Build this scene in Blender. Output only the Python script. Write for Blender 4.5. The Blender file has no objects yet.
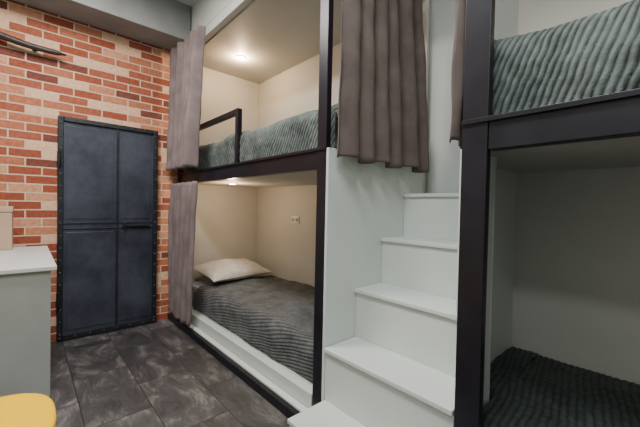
import bpy, math, random
from mathutils import Vector, Matrix, noise
random.seed(4)
S = bpy.context.scene
COL = S.collection

# ---------------------------------------------------------------- materials
def new_mat(name):
    m = bpy.data.materials.new(name); m.use_nodes = True
    nt = m.node_tree; b = nt.nodes['Principled BSDF']
    return m, nt, b
def simple(name, col, rough=0.5, metal=0.0, var=0.06, scale=6, bump=0.0, bscale=60, spec=0.5, emis=None, es=0):
    m, nt, b = new_mat(name)
    tc = nt.nodes.new('ShaderNodeTexCoord')
    n = nt.nodes.new('ShaderNodeTexNoise'); n.inputs['Scale'].default_value = scale; n.inputs['Detail'].default_value = 5
    nt.links.new(tc.outputs['Object'], n.inputs['Vector'])
    r = nt.nodes.new('ShaderNodeValToRGB')
    r.color_ramp.elements[0].position = 0.3; r.color_ramp.elements[1].position = 0.7
    r.color_ramp.elements[0].color = [c*(1-var) for c in col]+[1]
    r.color_ramp.elements[1].color = [min(1, c*(1+var)) for c in col]+[1]
    nt.links.new(n.outputs['Fac'], r.inputs['Fac'])
    nt.links.new(r.outputs['Color'], b.inputs['Base Color'])
    b.inputs['Roughness'].default_value = rough; b.inputs['Metallic'].default_value = metal
    b.inputs['Specular IOR Level'].default_value = spec
    if bump:
        n2 = nt.nodes.new('ShaderNodeTexNoise'); n2.inputs['Scale'].default_value = bscale
        nt.links.new(tc.outputs['Object'], n2.inputs['Vector'])
        bp = nt.nodes.new('ShaderNodeBump'); bp.inputs['Strength'].default_value = bump; bp.inputs['Distance'].default_value = 0.005
        nt.links.new(n2.outputs['Fac'], bp.inputs['Height']); nt.links.new(bp.outputs['Normal'], b.inputs['Normal'])
    if emis:
        b.inputs['Emission Color'].default_value = list(emis)+[1]; b.inputs['Emission Strength'].default_value = es
    return m

M_white = simple('white_laminate', (0.60, 0.63, 0.60), 0.42, var=0.03, scale=3)
M_white_in = simple('bunk_interior_paint', (0.56, 0.545, 0.50), 0.6, var=0.04, scale=3)
M_wall = simple('plaster_wall', (0.48, 0.50, 0.48), 0.8, var=0.04, scale=2, bump=0.15)
M_ceil = simple('ceiling_paint', (0.55, 0.58, 0.60), 0.8, var=0.03, scale=2)
M_beamc = simple('concrete_beam', (0.25, 0.26, 0.26), 0.8, var=0.18, scale=3, bump=0.2)
M_steel = simple('dark_painted_steel', (0.014, 0.012, 0.018), 0.36, metal=0.3, var=0.3, scale=9)
M_mat = simple('mattress_fabric', (0.4, 0.4, 0.4), 0.9)
M_desk = simple('desk_white', (0.64, 0.65, 0.63), 0.35, var=0.03)
M_deskp = simple('desk_panel_grey', (0.36, 0.37, 0.355), 0.5, var=0.05)
M_yel = simple('yellow_plastic', (0.88, 0.52, 0.0), 0.6, var=0.0, spec=0.05)
M_wood = simple('beech_leg', (0.45, 0.28, 0.14), 0.5, var=0.2, scale=12)
M_beige = simple('beige_cardboard', (0.50, 0.34, 0.24), 0.7, var=0.05)
M_plast = simple('outlet_plastic', (0.8, 0.8, 0.78), 0.3, var=0.01)
M_black = simple('black_plastic', (0.02, 0.02, 0.02), 0.4)
M_glow = simple('warm_led', (1, 0.9, 0.7), 0.5, emis=(1, 0.80, 0.5), es=25)
M_glow2 = simple('cool_led', (1, 1, 1), 0.5, emis=(0.92, 0.97, 1), es=6)
M_rust = simple('dark_bark', (0.03, 0.018, 0.015), 0.5, var=0.5, scale=20, bump=0.4, bscale=50)

def fabric(name, c1, c2, scale=500):
    m, nt, b = new_mat(name)
    tc = nt.nodes.new('ShaderNodeTexCoord')
    n = nt.nodes.new('ShaderNodeTexNoise'); n.inputs['Scale'].default_value = 8; n.inputs['Detail'].default_value = 8
    nt.links.new(tc.outputs['Object'], n.inputs['Vector'])
    r = nt.nodes.new('ShaderNodeValToRGB')
    r.color_ramp.elements[0].position = 0.3; r.color_ramp.elements[1].position = 0.72
    r.color_ramp.elements[0].color = list(c1)+[1]; r.color_ramp.elements[1].color = list(c2)+[1]
    nt.links.new(n.outputs['Fac'], r.inputs['Fac']); nt.links.new(r.outputs['Color'], b.inputs['Base Color'])
    b.inputs['Roughness'].default_value = 0.9
    b.inputs['Sheen Weight'].default_value = 0.05
    b.inputs['Specular IOR Level'].default_value = 0.2
    n2 = nt.nodes.new('ShaderNodeTexNoise'); n2.inputs['Scale'].default_value = scale
    nt.links.new(tc.outputs['Object'], n2.inputs['Vector'])
    bp = nt.nodes.new('ShaderNodeBump'); bp.inputs['Strength'].default_value = 0.25; bp.inputs['Distance'].default_value = 0.002
    nt.links.new(n2.outputs['Fac'], bp.inputs['Height']); nt.links.new(bp.outputs['Normal'], b.inputs['Normal'])
    return m
M_cur = fabric('curtain_grey', (0.155, 0.118, 0.120), (0.235, 0.186, 0.187))
M_cur2 = fabric('curtain_taupe', (0.088, 0.065, 0.060), (0.140, 0.107, 0.100))

def blanket_mat(name, base, tip):
    # colour follows pile height stored by the modelled ribs (vertex attribute)
    m, nt, b = new_mat(name)
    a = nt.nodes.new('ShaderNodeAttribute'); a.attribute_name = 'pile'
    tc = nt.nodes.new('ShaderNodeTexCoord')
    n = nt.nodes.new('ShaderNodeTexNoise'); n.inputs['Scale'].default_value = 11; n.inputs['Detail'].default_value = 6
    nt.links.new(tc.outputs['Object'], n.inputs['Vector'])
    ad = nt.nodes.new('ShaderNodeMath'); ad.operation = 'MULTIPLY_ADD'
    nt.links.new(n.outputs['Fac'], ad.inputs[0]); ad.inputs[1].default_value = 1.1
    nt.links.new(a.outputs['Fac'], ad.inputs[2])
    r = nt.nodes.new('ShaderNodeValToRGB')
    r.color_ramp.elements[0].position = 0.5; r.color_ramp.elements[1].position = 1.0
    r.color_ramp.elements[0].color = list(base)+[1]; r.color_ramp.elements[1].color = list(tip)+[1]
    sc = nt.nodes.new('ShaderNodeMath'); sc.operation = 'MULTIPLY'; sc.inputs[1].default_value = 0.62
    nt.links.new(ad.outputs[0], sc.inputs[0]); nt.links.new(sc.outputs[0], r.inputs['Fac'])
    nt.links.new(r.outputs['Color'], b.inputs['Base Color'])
    b.inputs['Roughness'].default_value = 0.7; b.inputs['Sheen Weight'].default_value = 0.12; b.inputs['Specular IOR Level'].default_value = 0.3
    n2 = nt.nodes.new('ShaderNodeTexNoise'); n2.inputs['Scale'].default_value = 160
    nt.links.new(tc.outputs['Object'], n2.inputs['Vector'])
    bp = nt.nodes.new('ShaderNodeBump'); bp.inputs['Strength'].default_value = 0.5; bp.inputs['Distance'].default_value = 0.004
    nt.links.new(n2.outputs['Fac'], bp.inputs['Height']); nt.links.new(bp.outputs['Normal'], b.inputs['Normal'])
    return m
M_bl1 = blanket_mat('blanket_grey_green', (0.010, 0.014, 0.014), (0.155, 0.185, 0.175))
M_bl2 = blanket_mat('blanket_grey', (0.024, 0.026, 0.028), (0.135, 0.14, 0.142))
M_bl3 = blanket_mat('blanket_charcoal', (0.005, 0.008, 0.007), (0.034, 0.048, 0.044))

def brick_mat():
    m, nt, b = new_mat('brick_wall')
    L = nt.links
    tc = nt.nodes.new('ShaderNodeTexCoord'); sp = nt.nodes.new('ShaderNodeSeparateXYZ'); cb = nt.nodes.new('ShaderNodeCombineXYZ')
    L.new(tc.outputs['Object'], sp.inputs[0]); L.new(sp.outputs['Y'], cb.inputs['X']); L.new(sp.outputs['Z'], cb.inputs['Y'])
    nz = nt.nodes.new('ShaderNodeTexNoise'); nz.inputs['Scale'].default_value = 14; L.new(cb.outputs[0], nz.inputs['Vector'])
    mx = nt.nodes.new('ShaderNodeVectorMath'); mx.operation = 'MULTIPLY_ADD'
    L.new(nz.outputs['Color'], mx.inputs[0]); mx.inputs[1].default_value = (0.006, 0.006, 0); L.new(cb.outputs[0], mx.inputs[2])
    br = nt.nodes.new('ShaderNodeTexBrick')
    L.new(mx.outputs[0], br.inputs['Vector'])
    br.inputs['Scale'].default_value = 1.0
    br.inputs['Brick Width'].default_value = 0.20; br.inputs['Row Height'].default_value = 0.068
    br.inputs['Mortar Size'].default_value = 0.0055; br.inputs['Mortar Smooth'].default_value = 0.15
    br.inputs['Color1'].default_value = (0, 0, 0, 1); br.inputs['Color2'].default_value = (1, 1, 1, 1); br.inputs['Mortar'].default_value = (0.5, 0.5, 0.5, 1)
    r = nt.nodes.new('ShaderNodeValToRGB'); r.color_ramp.interpolation = 'CONSTANT'
    cols = [(0.0, (0.30, 0.078, 0.042)), (0.2, (0.43, 0.148, 0.08)), (0.36, (0.58, 0.28, 0.165)), (0.5, (0.34, 0.10, 0.055)),
            (0.62, (0.70, 0.44, 0.29)), (0.74, (0.18, 0.056, 0.04)), (0.84, (0.50, 0.20, 0.11))]
    e = r.color_ramp.elements
    e[0].position = 0; e[0].color = list(cols[0][1])+[1]; e[1].position = cols[1][0]; e[1].color = list(cols[1][1])+[1]
    for p, c in cols[2:]:
        x = e.new(p); x.color = list(c)+[1]
    L.new(br.outputs['Color'], r.inputs['Fac'])
    n3 = nt.nodes.new('ShaderNodeTexNoise'); n3.inputs['Scale'].default_value = 35; n3.inputs['Detail'].default_value = 6; L.new(cb.outputs[0], n3.inputs['Vector'])
    mul = nt.nodes.new('ShaderNodeMix'); mul.data_type = 'RGBA'; mul.blend_type = 'OVERLAY'; mul.inputs['Factor'].default_value = 0.5
    L.new(r.outputs['Color'], mul.inputs['A']); L.new(n3.outputs['Fac'], mul.inputs['B'])
    mm = nt.nodes.new('ShaderNodeMix'); mm.data_type = 'RGBA'
    L.new(br.outputs['Fac'], mm.inputs['Factor']); L.new(mul.outputs['Result'], mm.inputs['A']); mm.inputs['B'].default_value = (0.66, 0.49, 0.37, 1)
    L.new(mm.outputs['Result'], b.inputs['Base Color']); b.inputs['Roughness'].default_value = 0.85; b.inputs['Specular IOR Level'].default_value = 0.25
    inv = nt.nodes.new('ShaderNodeMath'); inv.operation = 'SUBTRACT'; inv.inputs[0].default_value = 1; L.new(br.outputs['Fac'], inv.inputs[1])
    ad = nt.nodes.new('ShaderNodeMath'); ad.operation = 'MULTIPLY_ADD'; L.new(n3.outputs['Fac'], ad.inputs[0]); ad.inputs[1].default_value = 0.35; L.new(inv.outputs[0], ad.inputs[2])
    bp = nt.nodes.new('ShaderNodeBump'); bp.inputs['Strength'].default_value = 0.7; bp.inputs['Distance'].default_value = 0.008
    L.new(ad.outputs[0], bp.inputs['Height']); L.new(bp.outputs['Normal'], b.inputs['Normal'])
    return m
M_brick = brick_mat()

def floor_mat():
    m, nt, b = new_mat('slate_tile_floor'); L = nt.links
    tc = nt.nodes.new('ShaderNodeTexCoord')
    mp = nt.nodes.new('ShaderNodeMapping'); L.new(tc.outputs['Object'], mp.inputs['Vector'])
    mp.inputs['Location'].default_value = (0.13, 0.08, 0)
    br = nt.nodes.new('ShaderNodeTexBrick'); L.new(mp.outputs[0], br.inputs['Vector'])
    br.inputs['Scale'].default_value = 1; br.inputs['Brick Width'].default_value = 0.62; br.inputs['Row Height'].default_value = 0.31
    br.inputs['Mortar Size'].default_value = 0.003; br.inputs['Mortar Smooth'].default_value = 0.1
    br.inputs['Color1'].default_value = (0, 0, 0, 1); br.inputs['Color2'].default_value = (1, 1, 1, 1)
    ofs = nt.nodes.new('ShaderNodeVectorMath'); ofs.operation = 'MULTIPLY_ADD'
    L.new(br.outputs['Color'], ofs.inputs[0]); ofs.inputs[1].default_value = (7, 3, 5); L.new(mp.outputs[0], ofs.inputs[2])
    st_ = nt.nodes.new('ShaderNodeMapping'); st_.inputs['Scale'].default_value = (1, 2.2, 1); st_.inputs['Rotation'].default_value = (0, 0, 0.5)
    L.new(ofs.outputs[0], st_.inputs['Vector'])
    n = nt.nodes.new('ShaderNodeTexNoise'); n.inputs['Scale'].default_value = 3.4; n.inputs['Detail'].default_value = 12; n.inputs['Distortion'].default_value = 0.7
    n.inputs['Roughness'].default_value = 0.72
    L.new(st_.outputs[0], n.inputs['Vector'])
    r = nt.nodes.new('ShaderNodeValToRGB'); e = r.color_ramp.elements
    e[0].position = 0.32; e[0].color = (0.025, 0.024, 0.026, 1); e[1].position = 0.70; e[1].color = (0.24, 0.215, 0.205, 1)
    x = e.new(0.52); x.color = (0.072, 0.068, 0.070, 1)
    L.new(n.outputs['Fac'], r.inputs['Fac'])
    hs = nt.nodes.new('ShaderNodeHueSaturation'); L.new(r.outputs['Color'], hs.inputs['Color'])
    mr = nt.nodes.new('ShaderNodeMapRange'); L.new(br.outputs['Color'], mr.inputs['Value']); mr.inputs['To Min'].default_value = 0.65; mr.inputs['To Max'].default_value = 1.4
    L.new(mr.outputs[0], hs.inputs['Value'])
    mm = nt.nodes.new('ShaderNodeMix'); mm.data_type = 'RGBA'; L.new(br.outputs['Fac'], mm.inputs['Factor']); L.new(hs.outputs['Color'], mm.inputs['A']); mm.inputs['B'].default_value = (0.02, 0.02, 0.02, 1)
    L.new(mm.outputs['Result'], b.inputs['Base Color']); b.inputs['Roughness'].default_value = 0.52
    bp = nt.nodes.new('ShaderNodeBump'); bp.inputs['Strength'].default_value = 0.3; bp.inputs['Distance'].default_value = 0.003; bp.invert = True
    L.new(br.outputs['Fac'], bp.inputs['Height']); L.new(bp.outputs['Normal'], b.inputs['Normal'])
    return m
M_floor = floor_mat()

def door_mat():
    m, nt, b = new_mat('blued_sheet_metal'); L = nt.links
    tc = nt.nodes.new('ShaderNodeTexCoord')
    n = nt.nodes.new('ShaderNodeTexNoise'); n.inputs['Scale'].default_value = 3; n.inputs['Detail'].default_value = 8; n.inputs['Roughness'].default_value = 0.65
    L.new(tc.outputs['Object'], n.inputs['Vector'])
    r = nt.nodes.new('ShaderNodeValToRGB'); e = r.color_ramp.elements
    e[0].position = 0.3; e[0].color = (0.024, 0.029, 0.044, 1); e[1].position = 0.75; e[1].color = (0.10, 0.11, 0.15, 1)
    L.new(n.outputs['Fac'], r.inputs['Fac']); L.new(r.outputs['Color'], b.inputs['Base Color'])
    b.inputs['Metallic'].default_value = 0.35; b.inputs['Roughness'].default_value = 0.36
    return m
M_door = door_mat()
M_dfr = simple('door_frame_steel', (0.022, 0.024, 0.03), 0.42, metal=0.4, var=0.35, scale=14)
M_rivet = simple('worn_rivet_steel', (0.07, 0.075, 0.09), 0.4, metal=0.6, var=0.3, scale=30)

# ---------------------------------------------------------------- geometry helpers
def mesh_obj(name, verts, faces, mat, parent=None, smooth=False):
    me = bpy.data.meshes.new(name); me.from_pydata(verts, [], faces); me.update()
    o = bpy.data.objects.new(name, me); COL.objects.link(o)
    if mat: me.materials.append(mat)
    if smooth:
        for p in me.polygons: p.use_smooth = True
    if parent: o.parent = parent
    return o
def box(name, x0, x1, y0, y1, z0, z1, mat, parent=None, bev=0.003):
    v = [(x, y, z) for x in (x0, x1) for y in (y0, y1) for z in (z0, z1)]
    f = [(0, 1, 3, 2), (4, 6, 7, 5), (0, 4, 5, 1), (2, 3, 7, 6), (0, 2, 6, 4), (1, 5, 7, 3)]
    o = mesh_obj(name, v, f, mat, parent)
    if bev:
        b = o.modifiers.new('bevel', 'BEVEL'); b.width = bev; b.segments = 2; b.limit_method = 'ANGLE'
    return o
def empty(name, loc=(0, 0, 0)):
    e = bpy.data.objects.new(name, None); COL.objects.link(e); e.empty_display_size = 0.1
    return e
def cyl(name, c, r, h, axis, mat, parent=None, n=24, r2=None):
    r2 = r if r2 is None else r2
    vs = []; fs = []
    ax = {'X': (Vector((0, 1, 0)), Vector((0, 0, 1)), Vector((1, 0, 0))), 'Y': (Vector((0, 0, 1)), Vector((1, 0, 0)), Vector((0, 1, 0))), 'Z': (Vector((1, 0, 0)), Vector((0, 1, 0)), Vector((0, 0, 1)))}[axis]
    c = Vector(c)
    for k, rr in ((-0.5, r), (0.5, r2)):
        for i in range(n):
            a = 2*math.pi*i/n
            vs.append(c+ax[0]*math.cos(a)*rr+ax[1]*math.sin(a)*rr+ax[2]*h*k)
    for i in range(n):
        j = (i+1) % n; fs.append((i, j, n+j, n+i))
    fs.append(tuple(range(n))[::-1]); fs.append(tuple(range(n, 2*n)))
    return mesh_obj(name, vs, fs, mat, parent)
def grid_faces(nu, nv):
    return [(i*nv+j, i*nv+j+1, (i+1)*nv+j+1, (i+1)*nv+j) for i in range(nu-1) for j in range(nv-1)]

def curtain(name, t0, t1, b0, b1, ztop, zbot, folds, amp_t, amp_b, mat, seed=0, side=1):
    nu, nv = folds*20, 44
    t0, t1, b0, b1 = map(Vector, (t0, t1, b0, b1))
    nrm = Vector((-(t1-t0).y, (t1-t0).x)).normalized()*side
    vs = []
    for i in range(nu):
        u = i/(nu-1)
        uw = u+0.35/folds*noise.noise(Vector((u*folds*0.7, seed*3.1, 0)))
        for j in range(nv):
            v = j/(nv-1)
            k = v**0.8
            p = t0.lerp(t1, u).lerp(b0.lerp(b1, u), k)
            amp = amp_t+(amp_b-amp_t)*k
            ph = 2*math.pi*folds*uw+0.5*noise.noise(Vector((u*3, v*1.5, seed)))
            f = math.sin(ph)+0.22*math.sin(2*ph+1)
            f *= 0.75+0.5*noise.noise(Vector((u*folds*0.5, v*0.8, seed+5)))
            d = nrm*amp*f
            tang = (t1-t0).normalized()*amp*0.35*math.cos(ph*1.0)
            d += nrm*0.012*noise.noise(Vector((u*8, v*6, seed+9)))
            p = p+d+tang
            z = ztop+(zbot-ztop)*v + (0.012*math.sin(ph*0.5) if v == 1 else 0)
            vs.append((p.x, p.y, z))
    o = mesh_obj(name, vs, grid_faces(nu, nv), mat, smooth=True)
    s = o.modifiers.new('thick', 'SOLIDIFY'); s.thickness = 0.003; s.offset = 0
    return o

def blanket(name, x0, x1, yf, yb, ztop, zdrop, mat, pitch=0.028, rib=0.006, skew=0.25, mode='across', seed=0, wr=0.015, rr=0.07, edger=True):
    """quilt over a mattress: hangs at the front to zdrop, rounds over the top; ribs modelled"""
    prof = []
    n1 = 26
    for i in range(n1): prof.append((yf, zdrop+(ztop-rr-zdrop)*i/n1, -1, 0))
    for i in range(12):
        a = math.pi/2*i/12
        prof.append((yf+rr-rr*math.cos(a), ztop-rr+rr*math.sin(a), -math.cos(a), math.sin(a)))
    n2 = 70
    for i in range(n2+1): prof.append((yf+rr+(yb-yf-rr)*i/n2, ztop, 0, 1))
    s = [0]
    for a, b in zip(prof, prof[1:]): s.append(s[-1]+math.hypot(b[0]-a[0], b[1]-a[1]))
    L = x1-x0
    nu = int(L/(pitch/7)) if mode == 'across' else 240
    nu = min(nu, 640)
    vs = []; pile = []
    if mode == 'along':
        P2 = []; S2 = []
        N = int(s[-1]/(pitch/7)); k = 0
        for i in range(N+1):
            q = s[-1]*i/N
            while k < len(s)-2 and s[k+1] < q: k += 1
            f = (q-s[k])/max(1e-9, s[k+1]-s[k])
            P2.append(tuple(prof[k][c]*(1-f)+prof[k+1][c]*f for c in range(4))); S2.append(q)
        prof, s = P2, S2
    for i in range(nu+1):
        x = x0+L*i/nu
        e = min(x-x0, x1-x)
        edge = 0 if (e > 0.06 or not edger) else -(0.06-math.sqrt(max(0, 0.0036-(0.06-e)**2)))
        for (y, z, ny, nz), q in zip(prof, s):
            w = noise.noise(Vector((x*2.3, q*2.3, seed)))*1.0+0.5*noise.noise(Vector((x*6, q*5, seed+3)))
            wv = noise.noise(Vector((x*1.5, q*1.5, seed+7)))*0.035+noise.noise(Vector((x*5, q*5, seed+8)))*0.008
            if mode == 'across': c = x+skew*q+wv+0.005*noise.noise(Vector((x*20, q*20, seed)))
            else: c = q+skew*(x-x0)+wv
            ph = (c/pitch)*math.pi
            rb = abs(math.sin(ph))**0.6
            rb *= 0.85+0.3*noise.noise(Vector((x*40, q*40, seed+1)))
            d = rb*rib+w*wr*(1.0 if ny > -0.5 else 0.7)+0.010
            if q < 0.02: d *= 0.6
            d = max(d, 0.002)
            vs.append((x, y+ny*d, z+nz*d+edge*(1 if nz > 0.3 else 0.2)))
            pile.append(rb)
    o = mesh_obj(name, vs, grid_faces(nu+1, len(prof)), mat, smooth=True)
    at = o.data.attributes.new('pile', 'FLOAT', 'POINT'); at.data.foreach_set('value', pile)
    o.data.flip_normals()
    return o

def pillow(name, c, sx, sy, sz, mat, rot=(0, 0, 0)):
    n = 44; vs = []; fs = []
    for side in (1, -1):
        for i in range(n+1):
            for j in range(n+1):
                u = -1+2*i/n; v = -1+2*j/n
                h = ((1-abs(u)**2.6)*(1-abs(v)**2.6))**0.55 if abs(u) < 1 and abs(v) < 1 else 0
                px = u*sx/2*(0.93+0.07*abs(v)**3); py = v*sy/2*(0.93+0.07*abs(u)**3)
                w = 1+0.22*noise.noise(Vector((u*2.5, v*2.5, side)))+0.06*noise.noise(Vector((u*8, v*8, side)))
                vs.append((px, py, side*h*sz/2*w*(1 if side > 0 else 0.7)))
        off = 0 if side == 1 else (n+1)**2
        for f in grid_faces(n+1, n+1):
            fs.append(tuple(off+k for k in (f if side == -1 else f[::-1])))
    o = mesh_obj(name, vs, fs, mat, smooth=True)
    o.location = c; o.rotation_euler = rot
    return o

# ---------------------------------------------------------------- dimensions
W = 3.45
D = 1.15
YB = 2.06
CH = 3.0
H1, H0 = 1.46, 1.355
# ---------------------------------------------------------------- room shell
box('floor', -3.6, 2.3, -1.7, 2.25, -0.1, 0, M_floor, bev=0)
box('ceiling', -3.6, 2.3, -1.7, 2.25, CH, CH+0.1, M_ceil, bev=0)
box('wall_left', -W-0.12, -W, -1.7, 2.25, 0, CH, M_brick, bev=0)
box('wall_back', -W, 2.2, 2.10, 2.2, 0, CH, M_wall, bev=0)
box('wall_right', 2.2, 2.3, -1.7, 2.25, 0, CH, M_wall, bev=0)
box('wall_front', -W, 2.2, -1.7, -1.6, 0, CH, M_wall, bev=0)
box('trim_1', -W, -W+0.32, -1.6, D-0.01, 2.67, CH, M_beamc, bev=0.004)

# ---------------------------------------------------------------- bunk beds
def downlight(parent, tag, x, y, z, power=3):
    cyl('downlight_ring_'+tag, (x, y, z-0.004), 0.045, 0.008, 'Z', M_plast, parent)
    cyl('downlight_lens_'+tag, (x, y, z-0.010), 0.028, 0.006, 'Z', M_glow, parent)
    l = bpy.data.lights.new('downlight', 'POINT'); l.energy = power; l.color = (1, 0.70, 0.42); l.shadow_soft_size = 0.03
    o = bpy.data.objects.new('downlight_bulb_'+tag, l); o.location = (x, y, z-(0.05 if z > 2 else 0.11)); COL.objects.link(o); o.parent = parent

def bunk(name, xl, xr, open_side, pw_l, pw_r, inset_r=0.0):
    e = empty(name)
    for tag, x, pw in (('left', xl, pw_l), ('right', xr-pw_r-inset_r, pw_r)):
        box('post_'+tag, x, x+pw, D-0.004, D+0.030, 0, 2.69, M_steel, e)
    a, b_ = xl+pw_l, xr-pw_r-inset_r
    box('mid_beam', a, b_, D, D+0.05, H0, H1, M_steel, e)
    box('mid_beam_lip', xl, xr-inset_r, D-0.012, D-0.004, H1-0.012, H1+0.004, M_steel, e, bev=0.001)
    box('top_beam', a, b_, D, D+0.05, 2.61, 2.69, M_white, e)
    box('fascia', xl, xr, D+0.002, D+0.04, 2.695, CH-0.002, M_white, e)
    box('plinth_board', a, b_, D-0.01, D+0.05, 0.05, 0.15, M_white, e)
    box('plinth_base', xl, xr-inset_r, D-0.085, D-0.012, 0.0, 0.055, M_steel, e)
    box('plinth_base_cap', xl, xr-inset_r, D-0.055, D-0.014, 0.055, 0.066, M_white, e, bev=0.001)
    jog = -0.66 if open_side == 'L' else xl     # stair bunk niche widens behind the post
    box('upper_deck', jog+0.022, xr-0.022, D+(0.26 if open_side == 'L' else 0.055), YB, 1.365, 1.42, M_white_in, e)
    if open_side == 'L':
        box('upper_deck_front', xl+0.022, xr-0.022, D+0.055, D+0.26, 1.365, 1.42, M_white_in, e, bev=0)
    box('lower_deck', xl+0.022, xr-0.022, D+0.055, YB, 0.10, 0.15, M_white_in, e)
    box('upper_ceiling', xl+0.022, xr-0.022, D+0.055, YB, 2.60, 2.64, M_white_in, e)
    box('back_panel', jog, xr, YB, YB+0.025, 0, 2.69, M_white_in, e)
    if open_side == 'R':
        box('side_panel_left', xl, xl+0.02, D+0.031, YB, 0, 2.688, M_white_in, e)
        box('side_panel_right', xr-0.018, xr, D-0.002, YB, 0, H1-0.002, M_white, e)
        box('side_header_right', xr-0.02, xr, D+0.056, YB, 2.62, 2.95, M_white, e)
    else:
        box('side_panel_stub', xl, xl+0.02, D+0.031, D+0.25, 0, H1-0.002, M_white, e)
        box('side_panel_return', jog, xl+0.02, D+0.25, D+0.268, 0, H1-0.002, M_white, e)
        box('side_panel_left', jog, jog+0.02, D+0.268, YB, 0, H1-0.002, M_white, e)
        box('lower_deck_ext', jog+0.02, xl+0.022, D+0.27, YB, 0.10, 0.15, M_white_in, e)
        box('side_header_left', xl, xl+0.02, D+0.056, YB, 2.62, 2.95, M_white, e)
        box('side_panel_right', xr-0.02, xr, D+0.031, YB, 0, 2.688, M_white, e)
    return e

XR = -1.222
A = bunk('bunk_bed', -W+0.004, XR, 'R', 0.07, 0.068, 0.019)
B = bunk('bunk_bed.001', -0.535, 1.75, 'L', 0.087, 0.083)
gx = -2.33
box('guard_post', gx-0.02, gx+0.02, D+0.055, D+0.095, 1.42, 1.90, M_steel, A)
box('guard_top_rail', -W+0.03, gx-0.02, D+0.055, D+0.095, 1.86, 1.90, M_steel, A)
downlight(A, 'upper', -2.94, 1.56, 2.60, 14)
downlight(A, 'lower', -2.88, 1.46, 1.365, 6.5)
downlight(B, 'upper', 0.75, 1.6, 2.60, 5)

def mattress(name, x0, x1, z0, z1, par, dy=0):
    return box(name, x0, x1, D+0.085+dy, YB-0.02, z0, z1, M_mat, par, bev=0.03)
mattress('mattress_lower', -W+0.05, XR-0.11, 0.152, 0.355, A)
mattress('mattress_upper', -W+0.05, XR-0.11, 1.422, 1.69, A, 0.03)
mattress('mattress_lower', -0.44, 1.65, 0.152, 0.355, B)
mattress('mattress_upper', -0.44, 1.65, 1.422, 1.70, B, 0.03)
blanket('blanket', -3.12, XR-0.095, D+0.065, YB-0.01, 0.372, 0.155, M_bl2, pitch=0.022, rib=0.006, skew=-0.22, mode='along', seed=2, wr=0.020)
blanket('blanket', -W+0.035, XR-0.04, D+0.10, YB-0.005, 1.72, 1.425, M_bl1, pitch=0.026, rib=0.008, skew=-0.5, seed=5, wr=0.035)
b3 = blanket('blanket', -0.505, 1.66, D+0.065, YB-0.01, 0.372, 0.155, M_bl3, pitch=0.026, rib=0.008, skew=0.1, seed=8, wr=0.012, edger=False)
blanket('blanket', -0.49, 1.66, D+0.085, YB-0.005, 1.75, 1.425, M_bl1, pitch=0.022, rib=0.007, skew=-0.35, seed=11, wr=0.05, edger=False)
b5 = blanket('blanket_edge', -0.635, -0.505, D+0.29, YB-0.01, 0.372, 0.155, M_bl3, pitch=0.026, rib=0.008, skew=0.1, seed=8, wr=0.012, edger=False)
for o in bpy.context.selected_objects: o.select_set(False)
b3.select_set(True); b5.select_set(True); bpy.context.view_layer.objects.active = b3
bpy.ops.object.join()

M_pil = simple('pillow_cotton', (0.60, 0.57, 0.54), 0.85, var=0.12, scale=18, spec=0.2)
pillow('pillow', (-3.16, 1.62, 0.475), 0.46, 0.70, 0.19, M_pil, (0, math.radians(8), math.radians(6)))

curtain('curtain', (-3.40, 1.05), (-2.70, 1.08), (-3.40, 1.02), (-2.84, 1.06), 2.63, 1.475, 5, 0.034, 0.052, M_cur, 1)
curtain('curtain', (-3.40, 1.075), (-2.76, 1.08), (-3.38, 1.06), (-2.84, 1.075), 1.35, 0.10, 5, 0.032, 0.042, M_cur, 2)
curtain('curtain', (-1.175, 1.19), (-1.175, 1.82), (-1.16, 1.15), (-1.16, 1.95), 2.60, 1.40, 6, 0.028, 0.042, M_cur2, 3)
curtain('curtain', (-0.565, 1.19), (-0.565, 1.33), (-0.585, 1.17), (-0.575, 1.34), 2.60, 1.40, 3, 0.018, 0.024, M_cur2, 4)

oe = empty('power_outlet')
box('outlet_plate', -2.72, -2.60, YB-0.012, YB-0.001, 0.98, 1.06, M_plast, oe, 0.004)
for k, cx in enumerate((-2.69, -2.63)):
    cyl('outlet_socket', (cx, YB-0.014, 1.02), 0.020, 0.006, 'Y', M_deskp, oe)
    for dx in (-0.008, 0.008): cyl('outlet_hole', (cx+dx, YB-0.0185, 1.02), 0.003, 0.003, 'Y', M_black, oe, 8)

# ---------------------------------------------------------------- staircase
st = empty('staircase')
sx0 = XR+0.002
for k in range(5):
    sx1 = -0.539 if k < 2 else -0.664
    ny = 0.915+0.225*k; h = 0.157+0.273*k
    yend = YB-0.005 if k == 4 else ny+0.225+0.02
    box('tread_%d' % (k+1), sx0, sx1, ny, yend, h-0.022, h, M_white, st, 0.004)
    box('riser_%d' % (k+1), sx0, sx1, ny+0.014, ny+0.032, 0 if k == 0 else h-0.273, h-0.022, M_white, st, 0.001)
h3 = 0.157+0.273*2
box('tread_3_return', -0.664, -0.539, 1.365, 1.398, h3-0.022, h3, M_white, st, 0)
box('riser_3_return', -0.664, -0.539, 1.379, 1.397, h3-0.273, h3-0.022, M_white, st, 0)
box('stringer', sx0, sx0+0.018, 0.955, 1.14, 0, 0.125, M_white, st, 0.001)

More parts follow.
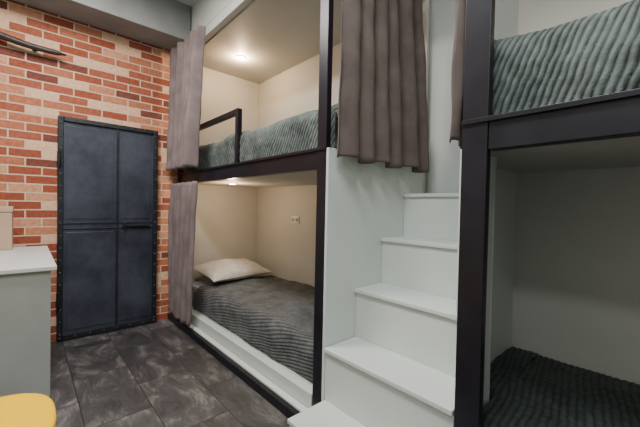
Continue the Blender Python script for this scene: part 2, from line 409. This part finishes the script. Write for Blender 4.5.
# ---------------------------------------------------------------- metal door on the brick wall
d = empty('door_1')
y0, y1, zt = 0.192, 0.945, 1.850
X = -W
box('door_slab', X+0.002, X+0.035, y0+0.01, y1-0.01, 0.02, zt-0.01, M_door, d, 0.002)
fw = 0.038
for tag, a in (('left', (y0, y0+fw, 0.005, zt)), ('right', (y1-fw, y1, 0.005, zt))):
    box('frame_'+tag, X+0.002, X+0.055, a[0], a[1], a[2], a[3], M_dfr, d, 0.004)
box('frame_top', X+0.002, X+0.055, y0+fw, y1-fw, zt-fw, zt, M_dfr, d, 0.004)
box('frame_bottom', X+0.002, X+0.055, y0+fw, y1-fw, 0.005, 0.005+fw*1.2, M_dfr, d, 0.004)
ys = y0+0.56*(y1-y0)
box('centre_strap', X+0.035, X+0.045, ys-0.010, ys+0.010, 0.06, zt-fw, M_dfr, d, 0.002)
box('cross_strap_upper', X+0.035, X+0.043, y0+fw, y1-fw, 0.97, 0.980, M_dfr, d, 0.002)
box('cross_strap_lower', X+0.035, X+0.043, y0+fw, y1-fw, 0.925, 0.933, M_dfr, d, 0.002)
for i, (ya, yb_) in enumerate(((y0+fw+0.02, ys-0.03), (ys+0.03, y1-fw-0.02))):
    for j, (za, zb) in enumerate(((0.08, 0.90), (1.01, zt-fw-0.03))):
        box('pressed_panel', X+0.035, X+0.040, ya, yb_, za, zb, M_door, d, 0.004)
box('latch_bar', X+0.045, X+0.072, ys+0.05, y1-0.07, 0.938, 0.965, M_dfr, d, 0.006)
box('latch_hook', X+0.045, X+0.085, ys+0.04, ys+0.065, 0.925, 0.98, M_dfr, d, 0.006)
for z in (0.35, 1.5):
    cyl('hinge', (X+0.06, y0+0.008, z), 0.014, 0.12, 'Z', M_dfr, d, 12)
rv = []; rf = []
def rivet(y, z, xb):
    base = len(rv); n = 8
    for rr, hh in ((0.009, 0), (0.007, 0.004), (0.0, 0.006)):
        for i in range(n):
            a = 2*math.pi*i/n; rv.append((xb+hh, y+rr*math.cos(a), z+rr*math.sin(a)))
    for k in (0, 1):
        for i in range(n):
            j = (i+1) % n; rf.append((base+k*n+i, base+k*n+j, base+(k+1)*n+j, base+(k+1)*n+i))
for i in range(18):
    z = 0.06+i*(zt-0.12)/17
    rivet(y0+fw/2, z, X+0.055); rivet(y1-fw/2, z, X+0.055)
for i in range(8):
    y = y0+fw/2+i*(y1-y0-fw)/7
    rivet(y, zt-fw/2, X+0.055); rivet(y, 0.03, X+0.055)
mesh_obj('rivets', rv, rf, M_rivet, d, True)

# ---------------------------------------------------------------- wall rail at top left
def tube(name, pts, rad, mat, parent=None, n=12):
    vs = []; fs = []
    P = [Vector(p) for p in pts]
    for i, p in enumerate(P):
        t = (P[min(i+1, len(P)-1)]-P[max(i-1, 0)]).normalized()
        a = t.cross(Vector((0.3, 0.2, 1))).normalized(); c = t.cross(a)
        for k in range(n):
            an = 2*math.pi*k/n; vs.append(p+(a*math.cos(an)+c*math.sin(an))*rad[i])
    for i in range(len(P)-1):
        for k in range(n):
            j = (k+1) % n; fs.append((i*n+k, i*n+j, (i+1)*n+j, (i+1)*n+k))
    fs.append(tuple(range(n))[::-1]); fs.append(tuple(range((len(P)-1)*n, len(P)*n)))
    return mesh_obj(name, vs, fs, mat, parent, True)
wb = empty('wall_rail')
pts = []; rad = []
for i in range(30):
    u = i/29
    y = -0.55+0.79*u
    z = 2.405-0.075*u+0.012*math.sin(u*7)
    pts.append((-W+0.07, y, z)); rad.append(0.032*(1-u*0.4) if u < 0.93 else 0.019-(u-0.93)*0.2)
tube('rail', pts, rad, M_rust, wb)
for y, z in ((-0.3, 2.38), (0.05, 2.35)):
    cyl('mount', (-W+0.035, y, z), 0.010, 0.07, 'X', M_steel, wb, 10)
    cyl('mount_plate', (-W+0.004, y, z), 0.022, 0.008, 'X', M_steel, wb, 16)

# ---------------------------------------------------------------- desk
dk = empty('desk')
dx0, dx1, dy0, dy1, dh = -3.40, -2.30, -1.1, 0.13, 0.80
box('desk_top', dx0, dx1, dy0, dy1, dh-0.025, dh, M_desk, dk, 0.004)
box('front_panel', dx1-0.045, dx1-0.02, dy0+0.02, dy1-0.025, 0.07, dh-0.027, M_deskp, dk, 0.002)
box('end_panel', dx0+0.02, dx1-0.046, dy1-0.045, dy1-0.025, 0.07, dh-0.027, M_desk, dk, 0.002)
box('end_panel_far', dx0+0.02, dx1-0.046, dy0+0.03, dy0+0.05, 0.07, dh-0.027, M_desk, dk, 0.002)
for x in (dx0+0.06, dx1-0.05):
    for y in (dy0+0.08, dy1-0.06):
        cyl('foot', (x, y, 0.035), 0.018, 0.07, 'Z', M_steel, dk, 14)
sb = empty('storage_box')
box('box_body', -3.38, -3.2, -0.40, -0.07, dh, dh+0.27, M_beige, sb, 0.006)
box('box_lid', -3.385, -3.195, -0.405, -0.065, dh+0.27, dh+0.31, M_beige, sb, 0.006)

# ---------------------------------------------------------------- yellow shell chair (faces +Y, back on the -Y side)
ch = empty('chair')
cx, cy, cz = -1.42, -0.14, 0.455
vs = []; fs = []
na, nr = 64, 14
for k in range(nr+1):
    q = k/nr
    for i in range(na):
        a = 2*math.pi*i/na
        ca, sa = math.cos(a), math.sin(a)
        r = (abs(ca)**2.7+abs(sa)**2.7)**(-1/2.7)*0.222
        x = ca*r*q; y = sa*r*q
        z = -0.022*(1-q**2)
        if q > 0.8:
            t = (q-0.8)/0.2
            z += -0.014*t*t
        vs.append((cx+x, cy+y, cz+z))
for k in range(nr):
    for i in range(na):
        j = (i+1) % na
        fs.append((k*na+i, (k+1)*na+i, (k+1)*na+j, k*na+j))
o = mesh_obj('seat_shell', vs, fs, M_yel, ch, True)
md = o.modifiers.new('s', 'SOLIDIFY'); md.thickness = 0.03; md.offset = -1
md = o.modifiers.new('b', 'BEVEL'); md.width = 0.010; md.segments = 3; md.limit_method = 'ANGLE'
vs = []
for i in range(25):
    v = i/24
    for j in range(31):
        u = -1+2*j/30
        hw = 0.205*(1-0.25*max(0, (v-0.7)/0.3)**2)
        vs.append((cx+u*hw, cy-0.205-0.09*v+0.06*abs(u)**2.2, cz-0.025+0.36*v-0.03*abs(u)**4*v))
o = mesh_obj('back_shell', vs, grid_faces(25, 31), M_yel, ch, True)
md = o.modifiers.new('s', 'SOLIDIFY'); md.thickness = 0.014; md.offset = 0
md = o.modifiers.new('b', 'BEVEL'); md.width = 0.005; md.segments = 2; md.limit_method = 'ANGLE'
for sxx in (-1, 1):
    for syy in (-1, 1):
        tube('leg', [(cx+sxx*0.12, cy+syy*0.12, cz-0.04), (cx+sxx*0.19, cy+syy*0.19, 0.0)], [0.016, 0.011], M_wood, ch)

# ---------------------------------------------------------------- ceiling lights, the last one an added fill
def ceil_light(x, y, sx, sy, p, col):
    e = empty('ceiling_light')
    box('housing', x-sx/2-0.02, x+sx/2+0.02, y-sy/2-0.02, y+sy/2+0.02, CH-0.035, CH-0.001, M_plast, e)
    box('diffuser', x-sx/2, x+sx/2, y-sy/2, y+sy/2, CH-0.041, CH-0.035, M_glow2, e, 0)
    l = bpy.data.lights.new('panel', 'AREA'); l.shape = 'RECTANGLE'; l.size = sx; l.size_y = sy; l.energy = p; l.color = col
    o = bpy.data.objects.new('panel_light', l); o.location = (x, y, CH-0.05); COL.objects.link(o); o.parent = e
ceil_light(-2.1, 0.1, 0.9, 0.3, 60, (1.0, 0.94, 0.87))
ceil_light(-0.5, 0.35, 0.9, 0.3, 42, (0.95, 1.0, 0.96))
ceil_light(0.3, -1.1, 0.9, 0.3, 20, (0.95, 1.0, 0.97))  # fill panel added on the camera side to brighten the right bunk's interior

w = bpy.data.worlds.new('world'); S.world = w; w.use_nodes = True
w.node_tree.nodes['Background'].inputs[0].default_value = (0.8, 0.88, 1, 1); w.node_tree.nodes['Background'].inputs[1].default_value = 0.3

# ---------------------------------------------------------------- camera
cam = bpy.data.cameras.new('camera'); co = bpy.data.objects.new('camera', cam); COL.objects.link(co)
cam.sensor_width = 36; cam.lens = 36*328/640; cam.clip_start = 0.02
F = Vector((-0.744, 0.668, 0)).normalized(); R = Vector((0.668, 0.744, 0)).normalized(); U = Vector((0, 0, 1))
p = math.radians(1.05); F2 = F*math.cos(p)-U*math.sin(p); U2 = U*math.cos(p)+F*math.sin(p)
r = math.radians(1.2); R3 = R*math.cos(r)+U2*math.sin(r); U3 = U2*math.cos(r)-R*math.sin(r)
mw = Matrix((R3, U3, -F2)).transposed().to_4x4(); mw.translation = Vector((0, 0, 1.15))
co.matrix_world = mw
S.camera = co
